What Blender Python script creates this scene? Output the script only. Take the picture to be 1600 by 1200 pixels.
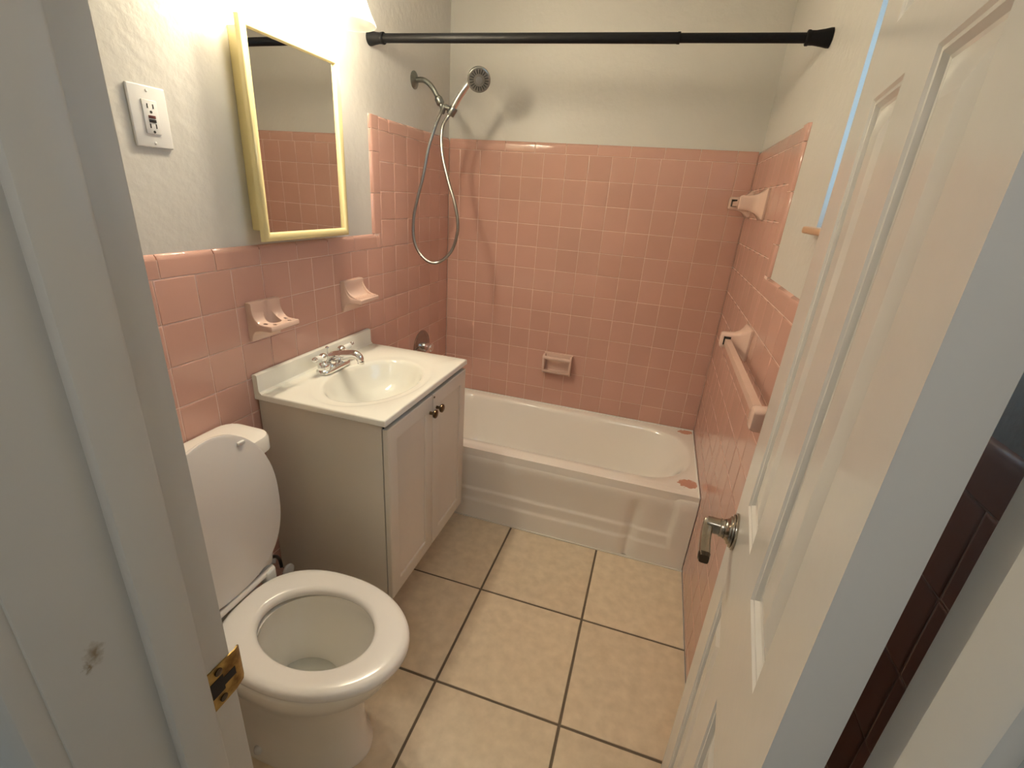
import bpy, bmesh, math, random
from mathutils import Matrix, Vector
random.seed(7)
for o in list(bpy.data.objects): bpy.data.objects.remove(o)
S = bpy.context.scene
COL = S.collection
PI = math.pi

# ------------------------------------------------------------------ camera
W = 1.4517            # room width (left tile face x=0, right tile face x=W), back tile face y=0, floor z=0
camd = bpy.data.cameras.new('camera'); cam = bpy.data.objects.new('camera', camd); COL.objects.link(cam)
R0 = Vector((0.95219346, 0.29767996, 0.06866039)); R1 = Vector((0.17189407, -0.33626926, -0.92594569)); R2 = Vector((-0.25254709, 0.89348174, -0.37136281))
M = Matrix.Identity(4)
for r in range(3):
    M[r][0] = R0[r]; M[r][1] = -R1[r]; M[r][2] = -R2[r]
M.translation = (1.1207934, -2.46710537, 1.49138709)
cam.matrix_world = M
camd.sensor_width = 36.0; camd.lens = 737.4747 / 1600 * 36.0; camd.clip_start = 0.01
S.camera = cam

# ------------------------------------------------------------------ world and exposure
wd = bpy.data.worlds.new('world'); S.world = wd; wd.use_nodes = True
bg = wd.node_tree.nodes['Background']
bg.inputs[0].default_value = (0.42, 0.72, 1.0, 1); bg.inputs[1].default_value = 3.6
S.view_settings.view_transform = 'Standard'; S.view_settings.look = 'None'
S.view_settings.gamma = 1.0; S.view_settings.use_curve_mapping = False
S.view_settings.exposure = 0.5
HALL_FILL = 18.0           # radiance of the unseen fill light added in the hall
BULB = 235.0          # radiance of the two bright bulbs, the third is dimmer over the mirror (see the light fixture)

# ------------------------------------------------------------------ materials
def srgb(r, g, b):
    f = lambda c: ((c/255+0.055)/1.055)**2.4 if c/255 > 0.04045 else c/255/12.92
    return (f(r), f(g), f(b), 1)
MAT = {}
def mat(name, col, rough=0.5, metal=0.0, var=0.0, vscale=8.0, col2=None, bump=0.0, bscale=60.0, coat=0.0, rand=0.0, spec=0.5, detail=4.0, bdetail=3.0):
    m = bpy.data.materials.new(name); m.use_nodes = True; MAT[name] = m
    nt = m.node_tree; N = nt.nodes; L = nt.links; b = N['Principled BSDF']
    b.inputs['Roughness'].default_value = rough; b.inputs['Metallic'].default_value = metal
    b.inputs['Coat Weight'].default_value = coat; b.inputs['Coat Roughness'].default_value = 0.06
    b.inputs['Specular IOR Level'].default_value = spec
    b.inputs['Base Color'].default_value = col
    tc = N.new('ShaderNodeTexCoord'); geo = N.new('ShaderNodeNewGeometry')
    out = None
    if var or col2:
        nz = N.new('ShaderNodeTexNoise'); nz.inputs['Scale'].default_value = vscale; nz.inputs['Detail'].default_value = detail
        L.new(geo.outputs['Position'], nz.inputs['Vector'])
        rp = N.new('ShaderNodeValToRGB'); rp.color_ramp.elements[0].position = 0.3; rp.color_ramp.elements[1].position = 0.7
        c2 = col2 or tuple(c*(1-var) for c in col[:3])+(1,)
        rp.color_ramp.elements[0].color = c2; rp.color_ramp.elements[1].color = col
        L.new(nz.outputs['Fac'], rp.inputs['Fac']); out = rp.outputs['Color']
        L.new(out, b.inputs['Base Color'])
    if rand:
        oi = N.new('ShaderNodeObjectInfo'); mp = N.new('ShaderNodeMapRange')
        mp.inputs['To Min'].default_value = 1-rand; mp.inputs['To Max'].default_value = 1+rand
        L.new(oi.outputs['Random'], mp.inputs['Value'])
        hs = N.new('ShaderNodeHueSaturation'); L.new(mp.outputs['Result'], hs.inputs['Value'])
        if out: L.new(out, hs.inputs['Color'])
        else: hs.inputs['Color'].default_value = col
        L.new(hs.outputs['Color'], b.inputs['Base Color'])
    if bump:
        nb = N.new('ShaderNodeTexNoise'); nb.inputs['Scale'].default_value = bscale; nb.inputs['Detail'].default_value = bdetail
        L.new(geo.outputs['Position'], nb.inputs['Vector'])
        bp = N.new('ShaderNodeBump'); bp.inputs['Strength'].default_value = bump; bp.inputs['Distance'].default_value = 0.004
        L.new(nb.outputs['Fac'], bp.inputs['Height']); L.new(bp.outputs['Normal'], b.inputs['Normal'])
    return m
mat('tile', (0.60, 0.35, 0.285, 1), 0.12, var=0.05, vscale=5, rand=0.035, bump=0.03, bscale=22, bdetail=1)
mat('ceramic', (0.72, 0.51, 0.42, 1), 0.12, var=0.05, vscale=9)
mat('grout', (0.82, 0.60, 0.52, 1), 0.7, var=0.15, vscale=14)
mat('paint', (0.64, 0.62, 0.575, 1), 0.40, var=0.05, vscale=2.5, bump=0.5, bscale=38, bdetail=4)
mat('ceiling_paint', (0.88, 0.87, 0.84, 1), 0.8)
mat('hall_paint', (0.60, 0.58, 0.53, 1), 0.6, bump=0.15, bscale=50)
mat('floor_tile', (0.76, 0.635, 0.465, 1), 0.38, col2=(0.64, 0.525, 0.375, 1), vscale=26, bump=0.05, bscale=120, rand=0.04, detail=9)
mat('floor_grout', (0.15, 0.115, 0.08, 1), 0.85)
mat('porcelain', (0.90, 0.86, 0.79, 1), 0.10, coat=0.3)
mat('seat_plastic', (0.83, 0.79, 0.75, 1), 0.16)
mat('marble', (0.86, 0.84, 0.755, 1), 0.12, var=0.02, vscale=4)
mat('cabinet', (0.72, 0.665, 0.575, 1), 0.36, var=0.04, vscale=3)
mat('gap_shade', (0.02, 0.016, 0.012, 1), 0.8)  # near-black colour painting the shade inside gaps, holes and slots
mat('chrome', (0.82, 0.82, 0.82, 1), 0.06, 1.0)
mat('dull_metal', (0.30, 0.31, 0.29, 1), 0.32, 1.0, var=0.3, vscale=40)
mat('hose_metal', (0.30, 0.29, 0.27, 1), 0.35, 1.0)
mat('nickel', (0.42, 0.375, 0.31, 1), 0.22, 1.0, var=0.2, vscale=60)
mat('nickel_dark', (0.10, 0.075, 0.055, 1), 0.25, 1.0)
mat('bronze', (0.20, 0.14, 0.085, 1), 0.28, 1.0, var=0.4, vscale=90)
mat('brass', (0.50, 0.35, 0.12, 1), 0.30, 1.0, col2=(0.12, 0.06, 0.02, 1), vscale=60)
mat('rod_black', (0.004, 0.004, 0.005, 1), 0.5, spec=0.2)
mat('frame_yellow', (0.83, 0.71, 0.36, 1), 0.22, var=0.05, vscale=12)
mat('mirror', (0.80, 0.80, 0.78, 1), 0.01, 1.0)
mat('white_plastic', (0.76, 0.75, 0.73, 1), 0.25)
mat('black_plastic', (0.01, 0.01, 0.01, 1), 0.35)
mat('red_plastic', (0.10, 0.02, 0.015, 1), 0.4)
mat('nozzle_grey', (0.16, 0.16, 0.16, 1), 0.4)
mat('head_grey', (0.36, 0.35, 0.33, 1), 0.25, 0.7)
mat('valve_metal', (0.40, 0.37, 0.35, 1), 0.18, 1.0)
mat('door_paint', (0.70, 0.68, 0.645, 1), 0.20, bump=0.05, bscale=30)
mat('trim_paint', (0.56, 0.54, 0.50, 1), 0.38, bump=0.06, bscale=45)
mat('white_ceramic', (0.85, 0.84, 0.80, 1), 0.1)
mat('caulk', (0.72, 0.68, 0.60, 1), 0.5)
mat('sill_tile', (0.58, 0.36, 0.22, 1), 0.3)
mat('water', (0.62, 0.62, 0.56, 1), 0.02)
mat('hall_floor_tile', (0.5, 0.46, 0.40, 1), 0.4, rand=0.05)

# dirty marks on the trim paint (smudge by the strike side)
def add_spots(name, spots, colr, soft=0.25, nscale=70, namt=0.012):
    m = MAT[name]; nt = m.node_tree; N = nt.nodes; L = nt.links; b = N['Principled BSDF']
    geo = N.new('ShaderNodeNewGeometry')
    nz = N.new('ShaderNodeTexNoise'); nz.inputs['Scale'].default_value = nscale; nz.inputs['Detail'].default_value = 5
    L.new(geo.outputs['Position'], nz.inputs['Vector'])
    va = N.new('ShaderNodeVectorMath'); va.operation = 'MULTIPLY_ADD'; va.inputs[1].default_value = (namt*2,)*3
    va.inputs[2].default_value = (-namt,)*3
    L.new(nz.outputs['Color'], va.inputs[0])
    ps = N.new('ShaderNodeVectorMath'); ps.operation = 'ADD'; L.new(geo.outputs['Position'], ps.inputs[0]); L.new(va.outputs[0], ps.inputs[1])
    last = None
    for c, s in spots:
        su = N.new('ShaderNodeVectorMath'); su.operation = 'SUBTRACT'; su.inputs[1].default_value = c; L.new(ps.outputs[0], su.inputs[0])
        dv = N.new('ShaderNodeVectorMath'); dv.operation = 'DIVIDE'; dv.inputs[1].default_value = s; L.new(su.outputs[0], dv.inputs[0])
        ln = N.new('ShaderNodeVectorMath'); ln.operation = 'LENGTH'; L.new(dv.outputs[0], ln.inputs[0])
        mr = N.new('ShaderNodeMapRange'); mr.inputs['From Min'].default_value = 1+soft; mr.inputs['From Max'].default_value = 1-soft
        L.new(ln.outputs['Value'], mr.inputs['Value'])
        if last:
            mx = N.new('ShaderNodeMath'); mx.operation = 'MAXIMUM'; L.new(last, mx.inputs[0]); L.new(mr.outputs[0], mx.inputs[1]); last = mx.outputs[0]
        else: last = mr.outputs[0]
    mix = N.new('ShaderNodeMix'); mix.data_type = 'RGBA'
    L.new(last, mix.inputs['Factor'])
    ic = [i for i in mix.inputs if i.type == 'RGBA']
    src = b.inputs['Base Color'].links
    if src: L.new(src[0].from_socket, ic[0])
    else: ic[0].default_value = b.inputs['Base Color'].default_value
    ic[1].default_value = colr
    L.new([o for o in mix.outputs if o.type == 'RGBA'][0], b.inputs['Base Color'])
add_spots('porcelain', [((1.405, -0.560, 0.385), (0.040, 0.034, 0.05)), ((1.412, -0.036, 0.385), (0.040, 0.022, 0.05))], (0.62, 0.33, 0.24, 1), 0.04, 75, 0.022)
add_spots('trim_paint', [((0.745, -2.302, 1.129), (0.03, 0.0045, 0.007)), ((0.745, -2.3085, 1.121), (0.03, 0.002, 0.005))], (0.27, 0.205, 0.13, 1), 0.75, 220, 0.006)

def special(name):
    m = bpy.data.materials.new(name); m.use_nodes = True; MAT[name] = m
    nt = m.node_tree; nt.nodes.clear(); o = nt.nodes.new('ShaderNodeOutputMaterial'); return m, nt, o
m, nt, o = special('bulb')
e = nt.nodes.new('ShaderNodeEmission'); e.inputs[0].default_value = (1.0, 0.875, 0.665, 1); e.inputs[1].default_value = BULB; nt.links.new(e.outputs[0], o.inputs[0])
m, nt, o = special('bulb_dim')
e = nt.nodes.new('ShaderNodeEmission'); e.inputs[0].default_value = (1.0, 0.86, 0.63, 1); e.inputs[1].default_value = BULB*0.33; nt.links.new(e.outputs[0], o.inputs[0])
m, nt, o = special('fill_glow')
e = nt.nodes.new('ShaderNodeEmission'); e.inputs[0].default_value = (1.0, 0.98, 0.93, 1); e.inputs[1].default_value = HALL_FILL; nt.links.new(e.outputs[0], o.inputs[0])
m, nt, o = special('shade_glass')
t = nt.nodes.new('ShaderNodeBsdfTransparent'); t.inputs[0].default_value = (0.97, 0.97, 0.95, 1)
tl = nt.nodes.new('ShaderNodeBsdfTranslucent'); tl.inputs[0].default_value = (0.95, 0.93, 0.88, 1)
g = nt.nodes.new('ShaderNodeBsdfGlossy'); g.inputs['Roughness'].default_value = 0.05
a1 = nt.nodes.new('ShaderNodeMixShader'); a1.inputs[0].default_value = 0.28; nt.links.new(t.outputs[0], a1.inputs[1]); nt.links.new(tl.outputs[0], a1.inputs[2])
a2 = nt.nodes.new('ShaderNodeMixShader'); a2.inputs[0].default_value = 0.05; nt.links.new(a1.outputs[0], a2.inputs[1]); nt.links.new(g.outputs[0], a2.inputs[2])
nt.links.new(a2.outputs[0], o.inputs[0])
m, nt, o = special('window_glass')
t = nt.nodes.new('ShaderNodeBsdfTransparent'); t.inputs[0].default_value = (0.93, 0.96, 0.98, 1)
g = nt.nodes.new('ShaderNodeBsdfGlossy'); g.inputs['Roughness'].default_value = 0.02
a1 = nt.nodes.new('ShaderNodeMixShader'); a1.inputs[0].default_value = 0.06; nt.links.new(t.outputs[0], a1.inputs[1]); nt.links.new(g.outputs[0], a1.inputs[2])
nt.links.new(a1.outputs[0], o.inputs[0])

# ------------------------------------------------------------------ object helpers
WM = {}
def put(o, parent=None, world=None):
    world = world or Matrix.Identity(4)
    COL.objects.link(o); WM[o.name] = world
    if parent:
        o.parent = parent; o.matrix_parent_inverse = WM[parent.name].inverted()
    o.matrix_basis = world
    return o
def tag(o, label=None, cat=None, group=None, kind=None):
    if label: o['label'] = label
    if cat: o['category'] = cat
    if group: o['group'] = group
    if kind: o['kind'] = kind
    return o
def thing(name, loc, label, cat, group=None):
    return tag(put(bpy.data.objects.new(name, None), None, Matrix.Translation(loc)), label, cat, group)
def finish(name, me, m, parent, smooth=None):
    """mesh data in world coordinates -> object whose origin is at the middle of its base"""
    if me.vertices:
        xs = [v.co for v in me.vertices]
        c = Vector(((min(v.x for v in xs)+max(v.x for v in xs))/2, (min(v.y for v in xs)+max(v.y for v in xs))/2, min(v.z for v in xs)))
        me.transform(Matrix.Translation(-c))
    else: c = Vector()
    me.materials.append(MAT[m])
    if smooth is not None:
        bm = bmesh.new(); bm.from_mesh(me)
        bmesh.ops.recalc_face_normals(bm, faces=bm.faces)
        for f in bm.faces: f.smooth = True
        for e in bm.edges:
            if len(e.link_faces) == 2 and e.calc_face_angle(0) > smooth: e.smooth = False
        bm.to_mesh(me); bm.free()
    o = bpy.data.objects.new(name, me)
    return put(o, parent, Matrix.Translation(c))
def from_bm(name, bm, m, parent=None, smooth=math.radians(35)):
    me = bpy.data.meshes.new(name); bm.to_mesh(me); bm.free()
    return finish(name, me, m, parent, smooth)
def pyd(name, vs, fs, m, parent=None, smooth=math.radians(35)):
    me = bpy.data.meshes.new(name); me.from_pydata([tuple(v) for v in vs], [], fs); me.update()
    return finish(name, me, m, parent, smooth)
def bbox(bm, x0, x1, y0, y1, z0, z1, bev=0.0, seg=2, rot=None):
    t = bmesh.new()
    bmesh.ops.create_cube(t, size=1.0)
    for v in t.verts: v.co = Vector(((x0+x1)/2+v.co.x*(x1-x0), (y0+y1)/2+v.co.y*(y1-y0), (z0+z1)/2+v.co.z*(z1-z0)))
    if bev: bmesh.ops.bevel(t, geom=list(t.edges), offset=bev, segments=seg, profile=0.5, affect='EDGES')
    if rot: bmesh.ops.transform(t, matrix=rot, verts=t.verts)
    me = bpy.data.meshes.new('t'); t.to_mesh(me); t.free(); bm.from_mesh(me); bpy.data.meshes.remove(me)
def box(name, x0, x1, y0, y1, z0, z1, m, parent=None, bev=0.0, seg=2, rot=None):
    bm = bmesh.new(); bbox(bm, x0, x1, y0, y1, z0, z1, bev, seg, rot); return from_bm(name, bm, m, parent)
def frame_from(axis):
    a = Vector(axis).normalized(); h = Vector((0, 0, 1)) if abs(a.z) < 0.9 else Vector((1, 0, 0))
    u = a.cross(h).normalized(); return u, a.cross(u).normalized(), a
def lathe_into(V, F, prof, origin, axis, seg=24, caps=True, sx=1.0, sy=1.0):
    u, v, a = frame_from(axis); O = Vector(origin); b = len(V)
    for (r, h) in prof:
        for k in range(seg):
            t = 2*PI*k/seg; V.append(O+a*h+u*(r*sx*math.cos(t))+v*(r*sy*math.sin(t)))
    n = len(prof)
    for i in range(n-1):
        for k in range(seg):
            k2 = (k+1) % seg; F.append((b+i*seg+k, b+i*seg+k2, b+(i+1)*seg+k2, b+(i+1)*seg+k))
    if caps:
        F.append(tuple(b+k for k in range(seg))[::-1]); F.append(tuple(b+(n-1)*seg+k for k in range(seg)))
def lathe(name, prof, origin, axis, m, parent=None, seg=24, caps=True):
    V = []; F = []; lathe_into(V, F, prof, origin, axis, seg, caps); return pyd(name, V, F, m, parent)
def catmull(P, n=6, closed=False):
    P = [Vector(p) for p in P]; out = []
    for i in range(len(P)-1):
        p0 = P[max(i-1, 0)]; p1 = P[i]; p2 = P[i+1]; p3 = P[min(i+2, len(P)-1)]
        for k in range(n):
            t = k/n
            out.append(0.5*((2*p1)+(p2-p0)*t+(2*p0-5*p1+4*p2-p3)*t*t+(3*p1-p0-3*p2+p3)*t**3))
    out.append(P[-1]); return out
def tube_into(V, F, path, rad, seg=12, sec=None, up=None):
    P = [Vector(p) for p in path]; n = len(P); b = len(V)
    rad = rad if isinstance(rad, (list, tuple)) else [rad]*n
    u = None
    for i, p in enumerate(P):
        t = (P[min(i+1, n-1)]-P[max(i-1, 0)]).normalized()
        if u is None:
            u = (Vector(up)-Vector(up).dot(t)*t).normalized() if up else frame_from(t)[0]
        else: u = (u-u.dot(t)*t).normalized()
        w = t.cross(u)
        for k in range(seg):
            if sec: cx, cy = sec[k]
            else: cx, cy = math.cos(2*PI*k/seg), math.sin(2*PI*k/seg)
            V.append(p+u*(rad[i]*cx)+w*(rad[i]*cy))
    for i in range(n-1):
        for k in range(seg):
            k2 = (k+1) % seg; F.append((b+i*seg+k, b+i*seg+k2, b+(i+1)*seg+k2, b+(i+1)*seg+k))
    F.append(tuple(b+k for k in range(seg))[::-1]); F.append(tuple(b+(n-1)*seg+k for k in range(seg)))
def tube(name, path, rad, m, parent=None, seg=12, sec=None, up=None):
    V = []; F = []; tube_into(V, F, path, rad, seg, sec, up); return pyd(name, V, F, m, parent)
def loft(rings, cap0=True, cap1=True):
    V = []; F = []; n = len(rings[0])
    for r in rings: V += [Vector(p) for p in r]
    for i in range(len(rings)-1):
        for k in range(n):
            k2 = (k+1) % n; F.append((i*n+k, i*n+k2, (i+1)*n+k2, (i+1)*n+k))
    if cap0: F.append(tuple(range(n))[::-1])
    if cap1: F.append(tuple((len(rings)-1)*n+k for k in range(n)))
    return V, F
def rrect(hw, hh, r, seg=4):
    out = []
    for cx, cy, a0 in ((hw-r, hh-r, 0), (-hw+r, hh-r, PI/2), (-hw+r, -hh+r, PI), (hw-r, -hh+r, 1.5*PI)):
        for k in range(seg+1):
            a = a0+PI/2*k/seg; out.append((cx+r*math.cos(a), cy+r*math.sin(a)))
    return out
def prism_into(V, F, prof, O, U, Vv, N, d0, d1):
    """extrude the outline prof (a,b) -> O+U*a+Vv*b along N from d0 to d1"""
    O = Vector(O); U = Vector(U); Vv = Vector(Vv); N = Vector(N); b = len(V); n = len(prof)
    for d in (d0, d1):
        for (p, q) in prof: V.append(O+U*p+Vv*q+N*d)
    for k in range(n):
        k2 = (k+1) % n; F.append((b+k, b+k2, b+n+k2, b+n+k))
    F.append(tuple(b+k for k in range(n))[::-1]); F.append(tuple(b+n+k for k in range(n)))
def struct(o, label, cat): return tag(o, label, cat, None, 'structure')

# ================================================================== THE ROOM SHELL
TP = 0.11             # wall tile pitch
Z0 = 1.688            # top line of the first full tile row
TT = 0.009            # tile thickness
CEIL = 2.44
YF = -2.195           # bathroom face of the door wall
YH = -2.325           # hall face of the door wall
JL, JR = 0.745, 1.312 # clear faces of the two door jambs

struct(box('ceiling', -0.13, W+0.14, YH, 0.13, CEIL, CEIL+0.08, 'ceiling_paint'), 'white painted bathroom ceiling above the tub and sink', 'ceiling')
wl = struct(box('wall_left', -0.13, -TT, YH, 0.13, 0, CEIL, 'paint'), 'off-white plaster wall with pink tile behind the vanity and toilet', 'wall')
wb = struct(box('wall_back', -TT, W+TT, TT, 0.13, 0, CEIL, 'paint'), 'off-white plaster wall with pink tile behind the long side of the bathtub', 'wall')
# right wall with its window opening
WY0, WY1, WZ0, WZ1 = -1.80, -1.132, 1.458, 1.98
bm = bmesh.new(); xa, xb = W+TT, W+0.15
bbox(bm, xa, xb, WY1, 0.13, 0, CEIL); bbox(bm, xa, xb, YH, WY0, 0, CEIL)
bbox(bm, xa, xb, WY0, WY1, 0, WZ0); bbox(bm, xa, xb, WY0, WY1, WZ1, CEIL)
wr = struct(from_bm('wall_right', bm, 'paint'), 'off-white plaster wall with pink tile, towel bars and a window, behind the door', 'wall')
# door wall, bathroom face and hall face
bm = bmesh.new()
bbox(bm, -TT, JL-0.02, YH, YF, 0, CEIL); bbox(bm, JR+0.02, W+TT, YH, YF, 0, CEIL); bbox(bm, JL-0.02, JR+0.02, YH, YF, 2.09, CEIL)
struct(from_bm('wall_front', bm, 'paint'), 'off-white painted wall that holds the doorway', 'wall')

# ---- wall tiles
def tile_mesh(w, h, name='tile'):
    V = []; c = 0.0028; e = 0.0012
    for (hw, hh, n) in ((w/2, h/2, -TT), (w/2, h/2, -e), (w/2-c*0.35, h/2-c*0.35, -e*0.35), (w/2-c, h/2-c, 0)):
        V += [(-hw, -hh, n), (hw, -hh, n), (hw, hh, n), (-hw, hh, n)]
    F = []
    for i in range(3):
        for k in range(4):
            k2 = (k+1) % 4; F.append((i*4+k, i*4+k2, i*4+4+k2, i*4+4+k))
    F.append((12, 13, 14, 15))
    me = bpy.data.meshes.new(name); me.from_pydata(V, [], F); me.update()
    for p in me.polygons: p.use_smooth = 4 <= p.index < 12
    me.materials.append(MAT['tile']); return me
def bull_mesh(w, h, ends=0):
    """bullnose strip: width w along x, height h along y, the rounded edge at +y"""
    prof = [(-h/2, -TT), (-h/2, -0.001), (-h/2+0.001, 0.0)]
    R = 0.016
    for k in range(7):
        a = PI/2*k/6; prof.append((h/2-R+R*math.sin(a), -(TT+0.002)*(1-math.cos(a))))
    V = []; F = []; n = len(prof)
    for x in (-w/2, -w/2+0.001, w/2-0.001, w/2):
        d = 0.0008 if abs(x) == w/2 else 0.0
        for (y, z) in prof: V.append((x, y, z-d))
    for i in range(3):
        for k in range(n-1): F.append((i*n+k, i*n+k+1, (i+1)*n+k+1, (i+1)*n+k))
    F.append(tuple(range(n))); F.append(tuple(3*n+k for k in range(n))[::-1])
    me = bpy.data.meshes.new('bullnose_tile'); me.from_pydata(V, [], F); me.update()
    bm = bmesh.new(); bm.from_mesh(me); bmesh.ops.recalc_face_normals(bm, faces=bm.faces)
    for f in bm.faces: f.smooth = True
    for e in bm.edges:
        if len(e.link_faces) == 2 and e.calc_face_angle(0) > 0.6: e.smooth = False
    bm.to_mesh(me); bm.free()
    me.materials.append(MAT['tile']); return me
CACHE = {}
J = 0.0022
def add_tile(parent, O, U, u0, u1, v0, v1, kind='tile', side='up'):
    """tile between u0..u1 and v0..v1 on the wall whose plane starts at O with horizontal axis U"""
    U = Vector(U); Zv = Vector((0, 0, 1)); Nn = U.cross(Zv)
    w, h = u1-u0-J, v1-v0-J
    if w < 0.006 or h < 0.006: return
    X, Y = U, Zv
    if kind == 'bull':
        if side == 'u+': X, Y = -Zv, U; w, h = h, w
        elif side == 'u-': X, Y = Zv, -U; w, h = h, w
    key = (kind, round(w, 4), round(h, 4))
    if key not in CACHE: CACHE[key] = tile_mesh(w, h) if kind == 'tile' else bull_mesh(w, h)
    o = bpy.data.objects.new('tile' if kind == 'tile' else 'bullnose_tile', CACHE[key])
    Mx = Matrix((X, Y, Nn)).transposed().to_4x4()
    Mx = Mx @ Matrix.Rotation(random.gauss(0, 0.0022), 4, 'X') @ Matrix.Rotation(random.gauss(0, 0.0022), 4, 'Y')
    Mx.translation = Vector(O)+U*((u0+u1)/2)+Zv*((v0+v1)/2)+Nn*random.uniform(-0.0003, 0.0003)
    put(o, parent, Mx)
def tile_area(parent, O, U, us, zlo, ztop):
    """grid of tiles, rows hang from Z0, cut at zlo below; us = column lines"""
    for a, b in zip(us, us[1:]):
        r = 0
        while True:
            z1 = Z0-r*TP; z0 = max(Z0-(r+1)*TP, zlo)
            if z1-zlo < 0.008: break
            if z1 <= ztop+1e-6: add_tile(parent, O, U, a, b, z0, z1)
            r += 1
def run(a, b, first, step):
    L = [a]; x = first
    while x < b-0.004:
        if x > a+0.004: L.append(x)
        x += step
    return L+[b]
WT = Z0-4*TP          # wainscot: bottom of its bullnose row
WTOP = WT+0.058       # wainscot top
STOP_ = Z0+0.049      # tub surround top
TUBZ = 0.386
# back wall (u = x)
tile_area(wb, (0, 0, 0), (1, 0, 0), [0, 0.06]+[0.06+TP*k for k in range(1, 13)]+[W], TUBZ, Z0)
us = run(0, W, 0.147, 0.1525)
for a, b in zip(us, us[1:]): add_tile(wb, (0, 0, 0), (1, 0, 0), a, b, Z0, STOP_, 'bull')
box('grout', 0, W, 0.0014, TT+0.0005, TUBZ-0.02, STOP_-0.012, 'grout', wb)
# left wall (its tile face looks to +x: horizontal axis runs towards +y)
SL = -6*TP            # last tile line of the surround on the left wall
O = (0, 0, 0); U = (0, 1, 0)
cols = [SL+TP*k for k in range(0, 7)]
tile_area(wl, O, U, cols, TUBZ, Z0)
cols = [-2.195]+[-TP*k for k in range(19, 5, -1)]
tile_area(wl, O, U, cols, 0.0, WT)
us = run(SL, 0, SL+0.075, 0.1525)
for a, b in zip(us, us[1:]): add_tile(wl, O, U, a, b, Z0, STOP_, 'bull')
zs = [WTOP, 1.46, 1.61, Z0, STOP_]
for a, b in zip(zs, zs[1:]): add_tile(wl, O, U, SL-0.06, SL, a, b, 'bull', 'u-')
add_tile(wl, O, U, SL-0.022, SL, WT, WTOP)
us = run(-2.195, SL-0.022, -1.63-0.155*3, 0.155)
for a, b in zip(us, us[1:]): add_tile(wl, O, U, a, b, WT, WTOP, 'bull')
bm = bmesh.new()
bbox(bm, -TT-0.0005, -0.0014, SL-0.05, 0, TUBZ-0.02, STOP_-0.012); bbox(bm, -TT-0.0005, -0.0014, -2.195, SL-0.05, 0, WTOP-0.014)
from_bm('grout', bm, 'grout', wl)
# right wall (looks to -x: horizontal axis runs towards -y)
O = (W, 0, 0); U = (0, -1, 0); SR = 0.745
tile_area(wr, O, U, [TP*k for k in range(0, 7)], TUBZ, Z0); tile_area(wr, O, U, [6*TP, SR], 0.0, Z0)
cols = [SR]+[TP*k for k in range(7, 20)]+[2.195]
tile_area(wr, O, U, cols, 0.0, WT)
us = run(0, SR, 0.12, 0.1525)
for a, b in zip(us, us[1:]): add_tile(wr, O, U, a, b, Z0, STOP_, 'bull')
zs = [WTOP, 1.405, 1.557, Z0, STOP_]
for a, b in zip(zs, zs[1:]): add_tile(wr, O, U, SR, SR+0.057, a, b, 'bull', 'u+')
us = run(SR, 2.195, SR+0.057, 0.155)
for a, b in zip(us, us[1:]): add_tile(wr, O, U, a, b, WT, WTOP, 'bull')
bm = bmesh.new()
bbox(bm, W+0.0014, W+TT+0.0005, -SR-0.045, 0, TUBZ-0.02, STOP_-0.012); bbox(bm, W+0.0014, W+TT+0.0005, -2.195, -SR-0.045, 0, WTOP-0.014); bbox(bm, W+0.0014, W+TT+0.0005, -SR-0.045, -0.60, 0, TUBZ-0.02)
from_bm('grout', bm, 'grout', wr)

# ---- floor
FQ, FX, FY = 0.4143, 0.659, -1.0713
fl = struct(box('floor', -TT, W+TT, YF, 0, -0.10, -0.003, 'floor_grout'), 'bathroom floor of large beige square tiles with dark grout', 'floor')
FC = {}
def floor_tile(x0, x1, y0, y1):
    g = 0.0042; w, h = x1-x0-2*g, y1-y0-2*g
    if w < 0.01 or h < 0.01: return
    key = (round(w, 4), round(h, 4))
    if key not in FC:
        bm = bmesh.new(); bmesh.ops.create_cube(bm, size=1.0)
        for v in bm.verts: v.co = Vector((v.co.x*w, v.co.y*h, (v.co.z-0.5)*0.008))
        bmesh.ops.bevel(bm, geom=[e for e in bm.edges if e.verts[0].co.z > -0.001 and e.verts[1].co.z > -0.001], offset=0.0022, segments=2, profile=0.5, affect='EDGES')
        me = bpy.data.meshes.new('floor_tile'); bm.to_mesh(me); bm.free(); me.materials.append(MAT['floor_tile']); FC[key] = me
    o = bpy.data.objects.new('tile', FC[key])
    Mx = Matrix.Rotation(random.gauss(0, 0.0015), 4, 'X') @ Matrix.Rotation(random.gauss(0, 0.0015), 4, 'Y')
    Mx.translation = ((x0+x1)/2, (y0+y1)/2, 0)
    put(o, fl, Mx)
xs = [-0.002, FX-FQ, FX, FX+FQ, W+0.003]
ys = [YF+0.004, FY-2*FQ, FY-FQ, FY, FY+FQ]
for a, b in zip(xs, xs[1:]):
    for c, d in zip(ys, ys[1:]): floor_tile(a, b, c, d)
tag(box('caulk_strip', 0.0, W, FY+FQ-0.003, FY+FQ+0.012, -0.004, 0.0015, 'caulk', fl, 0.001), 'thin pale strip along the foot of the tub')

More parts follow.
